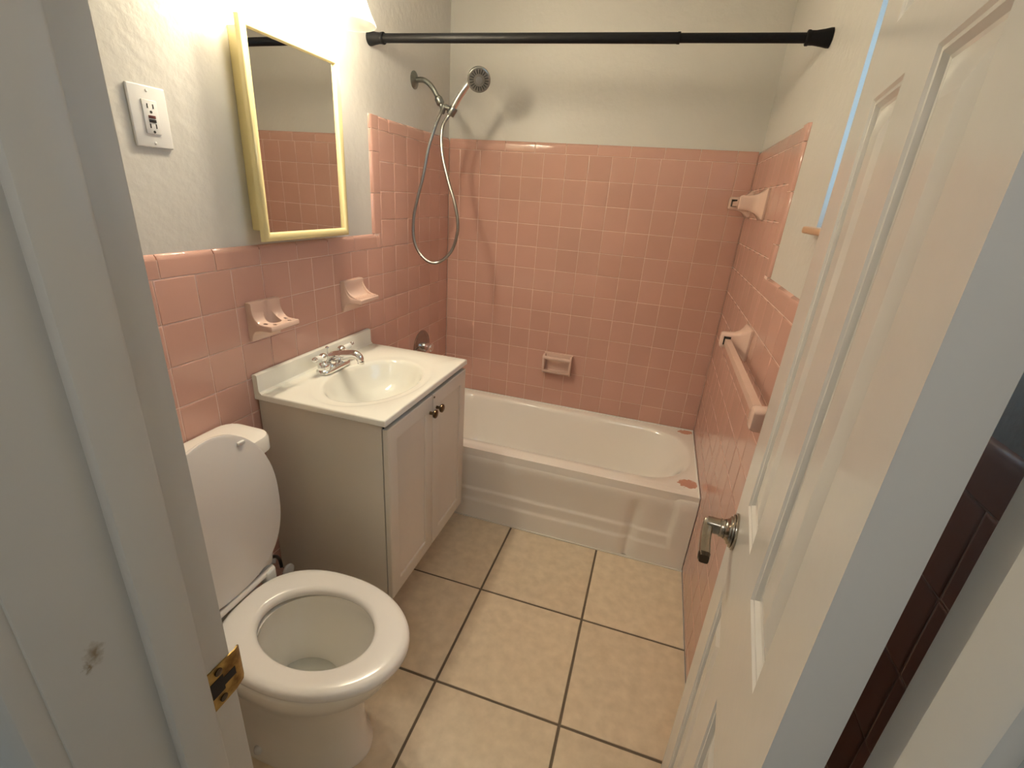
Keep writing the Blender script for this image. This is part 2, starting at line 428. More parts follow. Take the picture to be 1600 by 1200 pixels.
# ---- hall outside the door
HX0, HX1 = -2.6, 2.3
struct(box('floor_hall', HX0, HX1, -3.5, YF-0.002, -0.10, -0.001, 'hall_floor_tile'), 'hall floor outside the bathroom doorway', 'floor')
bm = bmesh.new()
bbox(bm, HX0, -0.13, YH, YH+0.10, 0, CEIL); bbox(bm, W+0.15, HX1, YH, YH+0.10, 0, CEIL)
bbox(bm, -0.13, JL-0.02, YH-0.012, YH-0.0005, 0, CEIL); bbox(bm, JR+0.02, W+0.15, YH-0.012, YH-0.0005, 0, CEIL); bbox(bm, JL-0.02, JR+0.02, YH-0.012, YH-0.0005, 2.09, CEIL)
struct(from_bm('wall_hall', bm, 'hall_paint'), 'painted hall wall around the outside of the doorway', 'wall')
struct(box('wall_opposite', HX0, HX1, -3.6, -3.5, 0, CEIL, 'hall_paint'), 'painted hall wall opposite the bathroom doorway', 'wall')
bm = bmesh.new(); y0, y1, z0, z1 = -3.30, -2.60, 0.95, 2.05  # opening added in the unseen end wall to let cool light in
bbox(bm, HX0-0.1, HX0, -3.6, y0, 0, CEIL); bbox(bm, HX0-0.1, HX0, y1, YH+0.1, 0, CEIL); bbox(bm, HX0-0.1, HX0, y0, y1, 0, z0); bbox(bm, HX0-0.1, HX0, y0, y1, z1, CEIL)
struct(from_bm('wall_hall_far', bm, 'hall_paint'), 'far end wall of the hall with an added opening for cool light', 'wall')
struct(box('wall_hall_end', HX1, HX1+0.1, -3.6, YH+0.1, 0, CEIL, 'hall_paint'), 'painted end wall of the hall', 'wall')
struct(box('ceiling_hall', HX0, HX1+0.1, -3.6, YH, CEIL, CEIL+0.08, 'ceiling_paint'), 'white hall ceiling outside the bathroom', 'ceiling')
hl = thing('hall_fill_light', (1.05, -3.00, CEIL-0.12), 'unseen fill light added in the hall, built as a round ceiling fixture', 'light')  # unseen lamp added to brighten the jambs, the door and the bathroom floor
lathe('fill_base', [(0.16, 0.0), (0.16, -0.02), (0.15, -0.025)], (1.05, -3.00, CEIL-0.0005), (0, 0, 1), 'white_plastic', hl, 32)
lathe('fill_dome', [(0.145, -0.026), (0.140, -0.05), (0.115, -0.075), (0.07, -0.092), (0.01, -0.098)], (1.05, -3.00, CEIL), (0, 0, 1), 'fill_glow', hl, 32)

# ---- door jambs, stops, casing
def jamb(name, s, label):
    """s=-1: left jamb whose face looks to +x; s=+1: right jamb"""
    t = struct(put(bpy.data.objects.new(name, None), None, Matrix.Translation(((JL if s < 0 else JR)+s*0.01, (YF+YH)/2, 0))), label, 'trim')
    x = JL if s < 0 else JR
    b = lambda a, c: (min(a, c), max(a, c))
    x0, x1 = b(x, x+s*0.0195); box('jamb', x0, x1, YH-0.012, YF, 0, 2.09, 'trim_paint', t, 0.0025, 2)
    x0, x1 = b(x+s*0.001, x-s*0.012); box('stop', x0, x1, -2.270, -2.230, 0, 2.07, 'trim_paint', t, 0.003, 2)
    x0, x1 = b(x+s*0.0025, x+s*0.066); box('casing', x0, x1, YH-0.030, YH-0.0065, 0, 2.13, 'trim_paint', t, 0.004, 2)
    return t
jl = jamb('trim_1', -1, 'white painted door jamb with brass strike plate, nearest the toilet')
jr = jamb('trim_2', 1, 'white painted hinge-side door jamb at the lower right corner')
t = struct(put(bpy.data.objects.new('trim_3', None), None, Matrix.Translation(((JL+JR)/2, (YF+YH)/2, 2.07))), 'white painted head jamb over the doorway', 'trim')
box('jamb', JL, JR, YH-0.012, YF, 2.07, 2.09, 'trim_paint', t, 0.002); box('stop', JL+0.012, JR-0.012, -2.270, -2.230, 2.058, 2.071, 'trim_paint', t, 0.002)
box('casing', JL-0.066, JR+0.066, YH-0.030, YH-0.012, 2.13, 2.19, 'trim_paint', t, 0.004)
# strike plate on the left jamb, its lip curling round the bathroom edge
zc, hh = 0.977, 0.028
prof = [(-2.2296, 0.0), (-2.197, 0.0), (-2.190, -0.0006), (-2.185, -0.002), (-2.182, -0.004)]
V = []; F = []
for (y, dx) in prof:
    k = 1.0 if y < -2.2 else (0.97 if y < -2.19 else 0.92 if y < -2.183 else 0.82)
    for dz in (-hh*k, hh*k):
        V += [(JL+0.0018+dx, y, zc+dz), (JL+0.0002+dx, y, zc+dz)]
n = len(prof)
for i in range(n-1):
    a = i*4; b = a+4
    F += [(a, b, b+2, a+2), (a+1, a+3, b+3, b+1), (a, a+1, b+1, b), (a+2, b+2, b+3, a+3)]
F += [(0, 2, 3, 1), ((n-1)*4, (n-1)*4+1, (n-1)*4+3, (n-1)*4+2)]
sp = tag(pyd('strike_plate', V, F, 'brass', jl), 'worn brass strike plate')
box('latch_hole', JL+0.0016, JL+0.0022, -2.2245, -2.209, zc-0.010, zc+0.012, 'gap_shade', sp)
box('latch_hole', JL+0.0016, JL+0.0022, -2.209, -2.194, zc-0.005, zc+0.006, 'gap_shade', sp)
for dz in (-0.0195, 0.0195): lathe('screw', [(0.0045, 0.0), (0.0045, 0.0012), (0.003, 0.0016)], (JL+0.0017, -2.213, zc+dz), (1, 0, 0), 'nickel_dark', sp, 14)

# ---- window in the right wall
wn = struct(put(bpy.data.objects.new('window_1', None), None, Matrix.Translation((W+0.11, (WY0+WY1)/2, WZ0))), 'small bright window in the right wall, mostly hidden by the open door', 'window')
bm = bmesh.new(); fx0, fx1 = W+0.095, W+0.135; fw = 0.03
bbox(bm, fx0, fx1, WY0, WY0+fw, WZ0+0.012, WZ1, 0.003); bbox(bm, fx0, fx1, WY1-fw, WY1, WZ0+0.012, WZ1, 0.003)
bbox(bm, fx0, fx1, WY0+fw, WY1-fw, WZ0+0.012, WZ0+0.012+fw, 0.003); bbox(bm, fx0, fx1, WY0+fw, WY1-fw, WZ1-fw, WZ1, 0.003)
from_bm('window_frame', bm, 'white_plastic', wn)
box('sash_bar', fx0+0.006, fx1-0.006, WY0+fw, WY1-fw, 1.705, 1.735, 'white_plastic', wn, 0.002)
box('pane', W+0.112, W+0.116, WY0+fw, WY1-fw, WZ0+0.012+fw, 1.705, 'window_glass', wn)
box('pane', W+0.112, W+0.116, WY0+fw, WY1-fw, 1.735, WZ1-fw, 'window_glass', wn)
tag(box('window_sill', W-0.022, W+0.095, WY0+0.004, WY1-0.004, WZ0-0.004, WZ0+0.012, 'sill_tile', wn, 0.005, 3), 'tan tiled sill')

# ---- the open door
AX, AY, PH, DL, DT = 1.265, -2.18, 0.128, 0.523, 0.035
dd = Vector((math.sin(PH), math.cos(PH), 0)); dn = Vector((-math.cos(PH), math.sin(PH), 0))
DM = Matrix((dd, Vector((0, 0, 1)), dn)).transposed().to_4x4(); DM.translation = (AX, AY, 0)   # local: x along door, y up, z out of the visible face
def dpt(s, z, n=0.0): return DM @ Vector((s, z, n))
dr = struct(put(bpy.data.objects.new('door_1', None), None, Matrix.Translation(dpt(0.0, 0.0))), 'white six-panel door swung open into the bathroom', 'door')
DZ0, DZ1 = 0.012, 2.055
PC = [(0.083, 0.211), (0.296, 0.418)]
PRW = [(0.235, 0.895), (1.068, 1.618), (1.690, 1.945)]
def door_slab():
    # front and back faces with sunk panel openings, built as a grid of rectangles
    sx = [0, PC[0][0], PC[0][1], PC[1][0], PC[1][1], DL]
    sz = [DZ0]+[v for r in PRW for v in r]+[DZ1]
    V = []; F = []
    for side in (0, 1):
        n = 0.0 if side == 0 else -DT; sg = -1 if side == 0 else 1
        for i in range(5):
            for j in range(7):
                hole = i in (1, 3) and j in (1, 3, 5)
                b = len(V)
                q = [(sx[i], sz[j]), (sx[i+1], sz[j]), (sx[i+1], sz[j+1]), (sx[i], sz[j+1])]
                V += [dpt(x, z, n) for x, z in q]
                if not hole: F.append((b, b+1, b+2, b+3) if side == 0 else (b+3, b+2, b+1, b))
                else:
                    # stepped sticking moulding going in
                    prev = b
                    for ins, dep in ((0.003, 0.0025), (0.006, 0.003), (0.010, 0.0075), (0.013, 0.0085)):
                        c = len(V)
                        qq = [(sx[i]+ins, sz[j]+ins), (sx[i+1]-ins, sz[j]+ins), (sx[i+1]-ins, sz[j+1]-ins), (sx[i]+ins, sz[j+1]-ins)]
                        V += [dpt(x, z, n+sg*dep) for x, z in qq]
                        for k in range(4):
                            k2 = (k+1) % 4; F.append((prev+k, prev+k2, c+k2, c+k) if side == 0 else (prev+k2, prev+k, c+k, c+k2))
                        prev = c
    b = len(V)
    q = [(0, DZ0), (DL, DZ0), (DL, DZ1), (0, DZ1)]
    V += [dpt(x, z, 0) for x, z in q]+[dpt(x, z, -DT) for x, z in q]
    for k in range(4):
        k2 = (k+1) % 4; F.append((b+k2, b+k, b+4+k, b+4+k2))
    me = bpy.data.meshes.new('slab'); me.from_pydata(V, [], F); me.update()
    bm = bmesh.new(); bm.from_mesh(me); bmesh.ops.remove_doubles(bm, verts=bm.verts, dist=1e-5); bm.to_mesh(me); bm.free()
    return finish('slab', me, 'door_paint', dr, math.radians(12))
door_slab()
for (a, b) in PC:
    for (c, d) in PRW:
        V = []; F = []; prev = None
        for ins, n in ((0.013, -0.0085), (0.016, -0.0080), (0.040, -0.0020), (0.044, -0.0014)):
            cc = len(V); V += [dpt(x, z, n) for x, z in ((a+ins, c+ins), (b-ins, c+ins), (b-ins, d-ins), (a+ins, d-ins))]
            if prev is not None:
                for k in range(4): F.append((prev+k, prev+(k+1) % 4, cc+(k+1) % 4, cc+k))
            prev = cc
        F.append((prev, prev+1, prev+2, prev+3))
        cc = len(V); V += [dpt(x, z, -DT+0.0085) for x, z in ((a+0.013, c+0.013), (b-0.013, c+0.013), (b-0.013, d-0.013), (a+0.013, d-0.013))]
        for k in range(4): F.append((k, cc+k, cc+(k+1) % 4, (k+1) % 4))
        F.append((cc+3, cc+2, cc+1, cc))
        pyd('raised_panel', V, F, 'door_paint', dr, math.radians(8))
# lever handle
hs, hz = 0.463, 0.986
hd = tag(lathe('door_handle', [(0.0310, 0.0), (0.0318, 0.0015), (0.0315, 0.0042), (0.0285, 0.0052), (0.0280, 0.0082), (0.0245, 0.0095), (0.0240, 0.0120), (0.0195, 0.0140), (0.0165, 0.0180), (0.0155, 0.022), (0.0160, 0.026)], dpt(hs, hz, 0), dn, 'nickel', dr, 40), 'antique nickel lever handle')
lathe('rosette_groove', [(0.0289, 0), (0.0289, 0.0010)], dpt(hs, hz, 0.0050), dn, 'nickel_dark', hd, 32)
lathe('rosette_groove', [(0.0168, 0), (0.0168, 0.0025)], dpt(hs, hz, 0.0165), dn, 'nickel_dark', hd, 32)
sec = [(x/0.011, y/0.011) for x, y in rrect(0.011, 0.011, 0.005, 3)]
tube('lever_neck', [dpt(hs, hz, 0.02), dpt(hs, hz, 0.040), dpt(hs, hz, 0.047)], [0.0115, 0.0115, 0.0105], 'nickel', hd, len(sec), sec, (0, 0, 1))
P = [dpt(hs+0.004, hz+0.002, 0.043), dpt(hs-0.006, hz-0.002, 0.045), dpt(hs-0.04, hz-0.006, 0.046), dpt(hs-0.082, hz-0.006, 0.045)]
tube('lever', catmull(P, 5), 0.0088, 'nickel', hd, len(sec), sec, (0, 0, 1))
tube('lever_tip', [dpt(hs-0.083, hz-0.006, 0.045), dpt(hs-0.092, hz-0.005, 0.0445)], [0.0092, 0.0072], 'nickel_dark', hd, len(sec), sec, (0, 0, 1))
for z in (0.25, 1.05, 1.80):
    hg = box('hinge', AX+0.0385, AX+0.0385+0.008, AY-0.010, AY-0.002, z-0.045, z+0.045, 'trim_paint', dr, 0.0035, 3)

# ================================================================== BATHTUB
tub = thing('bathtub', (W/2, -0.34, 0), 'white glazed alcove bathtub with ribbed apron and peeled pink patches on its rim', 'bathtub')
RZ = 0.385
def tub_body():
    N = 28
    cx, cy = 0.74, -0.315
    # inner outline: rounded rectangle with large radius at the right end
    def outline(x0, x1, y0, y1, rl, rr_, n=N):
        pts = []
        for (ax, ay, r, a0) in ((x1-rr_, y1-rr_, rr_, 0), (x0+rl, y1-rl, rl, PI/2), (x0+rl, y0+rl, rl, PI), (x1-rr_, y0+rr_, rr_, 1.5*PI)):
            for k in range(n): 
                a = a0+PI/2*k/(n-1); pts.append((ax+r*math.cos(a), ay+r*math.sin(a)))
        return pts
    inner = outline(0.075, 1.424, -0.572, -0.052, 0.15, 0.235)
    X0, X1, Y0, Y1 = 0.002, W-0.002, -0.658, -0.002
    def outer(p):
        dx, dy = p[0]-cx, p[1]-cy; t = 1e9
        if dx > 1e-9: t = min(t, (X1-cx)/dx)
        if dx < -1e-9: t = min(t, (X0-cx)/dx)
        if dy > 1e-9: t = min(t, (Y1-cy)/dy)
        if dy < -1e-9: t = min(t, (Y0-cy)/dy)
        return (cx+dx*t, cy+dy*t)
    out = [outer(p) for p in inner]; out0 = list(out)
    # snap the nearest samples to the true corners
    for c in ((X0, Y0), (X0, Y1), (X1, Y0), (X1, Y1)):
        k = min(range(len(out)), key=lambda i: (out[i][0]-c[0])**2+(out[i][1]-c[1])**2); out[k] = c
    rings = [[(x, y, RZ-0.05) for x, y in out], [(x, y, RZ) for x, y in out]]
    rings.append([(x*0.35+a*0.65, y*0.35+b*0.65, RZ-0.001) for (x, y), (a, b) in zip(out0, inner)])
    rings.append([(x, y, RZ-0.003) for x, y in inner])
    def sc(pts, ins, z, xr=0.0): return [(cx-0.02*xr+(x-cx)*(1-ins*0.55-0.08*xr), cy+(y-cy)*(1-ins), z) for x, y in pts]
    for ins, z, xr in ((0.02, RZ-0.008, 0), (0.045, RZ-0.022, 0.1), (0.07, RZ-0.05, 0.25), (0.13, RZ-0.12, 0.55), (0.21, RZ-0.20, 0.85), (0.29, RZ-0.265, 1.1), (0.39, RZ-0.30, 1.4), (0.5, RZ-0.312, 1.9), (0.85, RZ-0.316, 2.6)):
        rings.append(sc(inner, ins, z, xr))
    V, F = loft(rings, False, True)
    return pyd('basin', V, F, 'porcelain', tub, math.radians(85))
tub_body()
def smooth(a, b, x):
    t = max(0, min(1, (x-a)/(b-a))); return t*t*(3-2*t)
def tub_apron():
    xs = [0.002]+[0.03+0.05*k for k in range(22)]+[1.13, 1.15, 1.165, 1.18, 1.19, 1.20, 1.21, 1.22, 1.235, 1.25, 1.27, 1.30, 1.33, 1.352, 1.360, 1.368, 1.376, 1.384, 1.40, 1.43, W-0.002]
    zs = [0.0, 0.03, 0.06, 0.086, 0.092, 0.098, 0.104, 0.110, 0.116, 0.13, 0.145, 0.152, 0.158, 0.164, 0.170, 0.176, 0.20, 0.23, 0.26, 0.29, 0.305, 0.315, 0.322, 0.33]
    def yy(x, z):
        base = -0.652-0.014*smooth(0.05, 0.33, z)
        px = 1-smooth(1.352, 1.384, x)
        d = 0.006*smooth(0.092, 0.110, z)+0.006*smooth(0.154, 0.172, z)
        d *= px*(1-0.5*smooth(0.24, 0.330, z))
        d += 0.012*math.exp(-((x-1.205+0.05*(0.2-z))/0.022)**2)*(1-smooth(0.26, 0.33, z))  # vertical dip shaped to give a soft shadow band across the apron
        return base+d
    V = []; F = []
    rows = [[(x, yy(x, z), z) for x in xs] for z in zs]
    y1 = [yy(x, 0.33) for x in xs]
    for k in range(1, 10):
        a = PI*0.5*k/9
        # rolled rim turning over onto the flat
        rows.append([(x, y+0.038*(1-math.cos(a)), 0.33+0.055*math.sin(a)) for x, y in zip(xs, y1)])
    for r in rows: V += r
    n = len(xs)
    for i in range(len(rows)-1):
        for k in range(n-1): F.append((i*n+k, i*n+k+1, (i+1)*n+k+1, (i+1)*n+k))
    return pyd('apron', V, F, 'porcelain', tub, math.radians(70))
tub_apron()
bm = bmesh.new(); bbox(bm, 0.0, W, -0.010, -0.001, RZ-0.003, RZ+0.004, 0.003); bbox(bm, W-0.009, W-0.001, -0.66, -0.001, RZ-0.003, RZ+0.003, 0.003)
from_bm('caulk_bead', bm, 'white_ceramic', tub)
lathe('drain', [(0.026, 0), (0.026, 0.004), (0.018, 0.005)], (0.28, -0.315, RZ-0.317), (0, 0, 1), 'chrome', tub, 20)

# ================================================================== VANITY
VY0, VY1 = -1.402, -0.812; VX = 0.437
van = thing('vanity_cabinet', (0.22, (VY0+VY1)/2, 0), 'off-white two-door vanity cabinet with round bronze knobs under the sink', 'cabinet')
# body with recessed toe kick
prof = [(0.004, 0.0), (0.335, 0.0), (0.335, 0.188), (VX, 0.188), (VX, 0.847), (0.004, 0.847)]
for a, b in ((VY0, VY0+0.015), (VY1-0.015, VY1)):
    V = []; F = []; prism_into(V, F, prof, (0, 0, 0), (1, 0, 0), (0, 0, 1), (0, 1, 0), a, b); pyd('side_panel', V, F, 'cabinet', van)
box('bottom_panel', 0.004, VX, VY0+0.015, VY1-0.015, 0.188, 0.203, 'cabinet', van)
box('toe_kick', 0.322, 0.335, VY0+0.015, VY1-0.015, 0.0, 0.188, 'cabinet', van)
box('front_rail', VX-0.018, VX, VY0+0.015, VY1-0.015, 0.80, 0.847, 'cabinet', van)
box('door_gap', VX, VX+0.003, VY0+0.006, VY1-0.006, 0.194, 0.842, 'gap_shade', van)  # dark sheet painting the shade in the gap around the doors
def shaker(y0, y1, hinge):
    z0, z1 = 0.192, 0.834; x0 = VX+0.003; x1 = x0+0.018; st = 0.052
    V = []; F = []
    def ring(ins, x): 
        b = len(V); V.extend([(x, y0+ins, z0+ins), (x, y1-ins, z0+ins), (x, y1-ins, z1-ins), (x, y0+ins, z1-ins)]); return b
    rs = [ring(0, x0), ring(0, x1-0.003), ring(0.002, x1-0.0008), ring(0.004, x1), ring(st-0.003, x1), ring(st, x1-0.0015), ring(st+0.001, x1-0.0055), ring(st+0.004, x1-0.0065)]
    for a, b in zip(rs, rs[1:]):
        for k in range(4): F.append((a+k, a+(k+1) % 4, b+(k+1) % 4, b+k))
    F.append((0, 3, 2, 1)); b = rs[-1]; F.append((b, b+1, b+2, b+3))
    return pyd('door', V, F, 'cabinet', van, math.radians(25))
MID = -1.108
dA = shaker(VY0+0.002, MID-0.0022, -1); dB = shaker(MID+0.0022, VY1-0.002, 1)
for d, y in ((dA, MID-0.024), (dB, MID+0.028)):
    lathe('knob', [(0.006, 0.0), (0.0055, 0.010), (0.007, 0.013), (0.0135, 0.0165), (0.0155, 0.020), (0.0150, 0.0245), (0.0105, 0.0275), (0.004, 0.0285)], (VX+0.021, y, 0.776), (1, 0, 0), 'bronze', d, 24)
lathe('door_bumper', [(0.004, 0), (0.0035, 0.003)], (VX+0.020, MID+0.009, 0.822), (1, 0, 0), 'bronze', dB, 12)

# sink top
CX0, CX1, CY0, CY1, CZ, CT = 0.001, 0.457, -1.413, -0.803, 0.871, 0.023
top = thing('bathroom_sink', (0.23, -1.108, CZ-CT), 'cream cultured-marble vanity top with molded oval sink and backsplash', 'sink')
def sink_top():
    N = 96; ex, ey = 0.250, -1.133; a, b = 0.145, 0.204
    ang = [2*PI*k/N for k in range(N)]
    el = lambda s, z, dx=0: [(ex+dx+a*s*math.cos(t), ey+b*s*math.sin(t), z) for t in ang]
    def rect(ins, z):
        out = []
        for t in ang:
            dx, dy = a*math.cos(t), b*math.sin(t); m_ = 1e9
            if dx > 1e-9: m_ = min(m_, (CX1-ins-ex)/dx)
            if dx < -1e-9: m_ = min(m_, (CX0+ins-ex)/dx)
            if dy > 1e-9: m_ = min(m_, (CY1-ins-ey)/dy)
            if dy < -1e-9: m_ = min(m_, (CY0+ins-ey)/dy)
            out.append([ex+dx*m_, ey+dy*m_, z])
        for c in ((CX0+ins, CY0+ins), (CX0+ins, CY1-ins), (CX1-ins, CY0+ins), (CX1-ins, CY1-ins)):
            k = min(range(N), key=lambda i: (out[i][0]-c[0])**2+(out[i][1]-c[1])**2); out[k][0], out[k][1] = c
        return out
    rings = [rect(0.004, CZ-CT), rect(0, CZ-CT+0.003), rect(0, CZ-0.005), rect(0.0015, CZ-0.0015), rect(0.005, CZ)]
    def lim(r):
        return [(min(max(x, CX0+0.006), CX1-0.006), min(max(y, CY0+0.006), CY1-0.006), z) for x, y, z in r]
    rings += [lim(el(1.26, CZ)), lim(el(1.23, CZ-0.002)), lim(el(1.17, CZ-0.0042)), el(1.08, CZ-0.0045), el(1.03, CZ-0.006), el(1.0, CZ-0.010), el(0.965, CZ-0.020), el(0.92, CZ-0.038), el(0.85, CZ-0.062), el(0.75, CZ-0.086), el(0.62, CZ-0.104), el(0.45, CZ-0.117), el(0.28, CZ-0.124), el(0.15, CZ-0.127)]
    V, F = loft(rings, False, True)
    return pyd('countertop', V, F, 'marble', top, math.radians(50))
sink_top()
# backsplash with a coved foot
prof = [(0.001, CZ-0.004), (0.001, 0.929), (0.003, 0.9315), (0.014, 0.9315), (0.0175, 0.9295), (0.019, 0.925), (0.019, CZ+0.012), (0.021, CZ+0.005), (0.026, CZ+0.001), (0.030, CZ-0.004)]
V = []; F = []; prism_into(V, F, prof, (0, 0, 0), (1, 0, 0), (0, 0, 1), (0, 1, 0), CY0, CY1); pyd('backsplash', V, F, 'marble', top)
lathe('drain', [(0.022, 0), (0.022, 0.003), (0.014, 0.004)], (0.250, -1.133, CZ-0.128), (0, 0, 1), 'chrome', top, 20)

# faucet
fc = thing('faucet', (0.075, -1.122, CZ), 'chrome centerset faucet with white porcelain lever handles on the vanity top', 'faucet')
FYc, FXc = -1.122, 0.072
def stad(hl, r, n=10):
    return [(r*math.cos(a), hl+r*math.sin(a)) for a in [PI*k/n for k in range(n+1)]]+[(r*math.cos(a), -hl+r*math.sin(a)) for a in [PI+PI*k/n for k in range(n+1)]]
rings = []
for ins, z in ((0.0, 0.0), (0.0, 0.006), (0.002, 0.010), (0.006, 0.013), (0.012, 0.016), (0.016, 0.0165)):
    rings.append([(FXc+x, FYc+y, CZ+z) for x, y in stad(0.052, 0.027-ins)])
V, F = loft(rings); pyd('base_plate', V, F, 'chrome', fc)
for s in (-1, 1):
    y = FYc+s*0.051
    hb = lathe('handle', [(0.0205, 0.010), (0.0215, 0.014), (0.0205, 0.030), (0.0185, 0.034), (0.012, 0.038), (0.0105, 0.043), (0.0135, 0.049), (0.015, 0.056), (0.0135, 0.063), (0.008, 0.068), (0.002, 0.070)], (FXc, y, CZ), (0, 0, 1), 'chrome', fc, 24)
    dv = Vector((0.12, s*1.0, 0.16)).normalized()
    lathe('porcelain_lever', [(0.0075, 0.010), (0.0095, 0.016), (0.0108, 0.026), (0.0095, 0.044), (0.008, 0.047)], (FXc, y, CZ+0.054), dv, 'white_ceramic', hb, 18)
    lathe('lever_cap', [(0.0085, 0.046), (0.0075, 0.051), (0.0085, 0.054), (0.006, 0.060), (0.002, 0.062)], (FXc, y, CZ+0.054), dv, 'chrome', hb, 16)
tube('spout', catmull([(FXc-0.012, FYc, CZ+0.014), (FXc-0.006, FYc, CZ+0.038), (FXc+0.02, FYc, CZ+0.050), (FXc+0.06, FYc, CZ+0.060), (FXc+0.09, FYc, CZ+0.066), (FXc+0.108, FYc, CZ+0.060), (FXc+0.114, FYc, CZ+0.044)], 6), [0.020]*3+[0.0195-0.0075*k/33 for k in range(34)], 'chrome', fc, 16)
lathe('aerator', [(0.0115, 0), (0.0115, 0.008)], (FXc+0.1145, FYc, CZ+0.036), (0.05, 0, 1), 'chrome', fc, 16)
lathe('lift_rod', [(0.0025, 0.0), (0.0025, 0.040), (0.006, 0.044), (0.0055, 0.048), (0.002, 0.050)], (FXc-0.022, FYc, CZ+0.028), (0, 0, 1), 'chrome', fc, 14)

# ================================================================== TOILET
TY = -1.742
toi = thing('toilet', (0.33, TY, 0), 'white two-piece toilet with its lid raised, between doorway and vanity', 'toilet')
def egg(xb, xf, hw, xm=None, n=64, sq=2.3, y0=TY):
    """outline: widest at xm, elliptical to the front xf, squarer to the back xb"""
    xm = xm if xm is not None else xb+(xf-xb)*0.48
    out = []
    for k in range(n):
        t = 2*PI*k/n; c, s = math.cos(t), math.sin(t)
        if c >= 0: out.append((xm+(xf-xm)*c, y0+hw*s))
        else:
            q = sq; cc = -abs(c)**(2/q); ss = math.copysign(abs(s)**(2/q), s); out.append((xm+(xm-xb)*cc, y0+hw*ss))
    return out
def ring(o, z): return [(x, y, z) for x, y in o]
rings = [ring(egg(0.10, 0.575, 0.120, 0.36, sq=3), 0.0), ring(egg(0.10, 0.575, 0.120, 0.36, sq=3), 0.012), ring(egg(0.11, 0.560, 0.108, 0.36, sq=3), 0.035), ring(egg(0.13, 0.556, 0.104, 0.37, sq=3), 0.12),
         ring(egg(0.14, 0.560, 0.106, 0.38, sq=2.8), 0.20), ring(egg(0.15, 0.575, 0.118, 0.39, sq=2.6), 0.262), ring(egg(0.16, 0.600, 0.138, 0.41, sq=2.5), 0.300), ring(egg(0.165, 0.632, 0.160, 0.42, sq=2.4), 0.325),
         ring(egg(0.165, 0.652, 0.170, 0.425, sq=2.4), 0.342), ring(egg(0.165, 0.664, 0.174, 0.43, sq=2.4), 0.385), ring(egg(0.168, 0.664, 0.174, 0.43, sq=2.4), 0.396), ring(egg(0.175, 0.657, 0.168, 0.43, sq=2.4), 0.403),
         ring(egg(0.29, 0.616, 0.120, 0.450, sq=2.1), 0.403), ring(egg(0.288, 0.612, 0.117, 0.45, sq=2.1), 0.395), ring(egg(0.280, 0.618, 0.122, 0.45, sq=2.1), 0.370), ring(egg(0.282, 0.606, 0.118, 0.45, sq=2.1), 0.33),
         ring(egg(0.300, 0.570, 0.098, 0.43, sq=2.1), 0.27), ring(egg(0.300, 0.520, 0.082, 0.41, sq=2.1), 0.225), ring(egg(0.305, 0.470, 0.068, 0.39, sq=2.1), 0.190), ring(egg(0.31, 0.440, 0.055, 0.375, sq=2.1), 0.150), ring(egg(0.33, 0.410, 0.03, 0.37, sq=2.1), 0.130)]
V, F = loft(rings); pyd('bowl', V, F, 'porcelain', toi, math.radians(50))
V, F = loft([ring(egg(0.304, 0.482, 0.071, 0.395), 0.198), ring(egg(0.303, 0.484, 0.072, 0.395), 0.200)]); pyd('water', V, F, 'water', toi)
# seat ring
so = dict(xb=0.205, xf=0.692, hw=0.179, xm=0.435, sq=2.5); si = dict(xb=0.284, xf=0.597, hw=0.113, xm=0.447, sq=2.0)
def off(d, k): return egg(d['xb']+k, d['xf']-k, d['hw']-k, d['xm'], sq=d['sq'])
rings = [ring(off(so, 0.004), 0.408), ring(off(so, 0.0), 0.413), ring(off(so, 0.0), 0.422), ring(off(so, 0.003), 0.430), ring(off(so, 0.010), 0.4345), ring(off(so, 0.022), 0.436),
         ring(off(si, -0.014), 0.4345), ring(off(si, -0.005), 0.431), ring(off(si, 0.0), 0.425), ring(off(si, 0.002), 0.416), ring(off(si, -0.002), 0.409), ring(off(so, 0.004), 0.408)]
V, F = loft(rings, False, False); pyd('seat', V, F, 'seat_plastic', toi, math.radians(60))
# raised lid, leaning back on the tank
hx, hz_ = 0.203, 0.440
LM = Matrix.Translation((hx, 0, hz_)) @ Matrix.Rotation(math.radians(-92.0), 4, 'Y')
lo = dict(xb=0.012, xf=0.472, hw=0.180, xm=0.235, sq=2.6)
rings = []
for k, n in ((0.006, -0.004), (0.0, -0.001), (0.0, 0.006), (0.004, 0.012), (0.016, 0.017), (0.06, 0.021), (0.12, 0.023)):
    rings.append([LM @ Vector((x, y, n)) for x, y in off(lo, k)])
V, F = loft(rings); ld = pyd('seat_lid', V, F, 'seat_plastic', toi, math.radians(60))
for s in (-1, 1):
    P0 = LM @ Vector((0.425, TY+s*0.085, -0.005)); box('bumper', P0.x-0.003, P0.x+0.006, P0.y-0.010, P0.y+0.010, P0.z-0.005, P0.z+0.005, 'white_plastic', ld, 0.0025, 2)
hg = tube('hinge', [(0.203, TY-0.115, 0.441), (0.203, TY+0.115, 0.441)], 0.0095, 'seat_plastic', toi, 16)
for s in (-1, 1):
    box('hinge_post', 0.185, 0.216, TY+s*0.098-0.018, TY+s*0.098+0.018, 0.404, 0.448, 'white_plastic', hg, 0.007, 3)
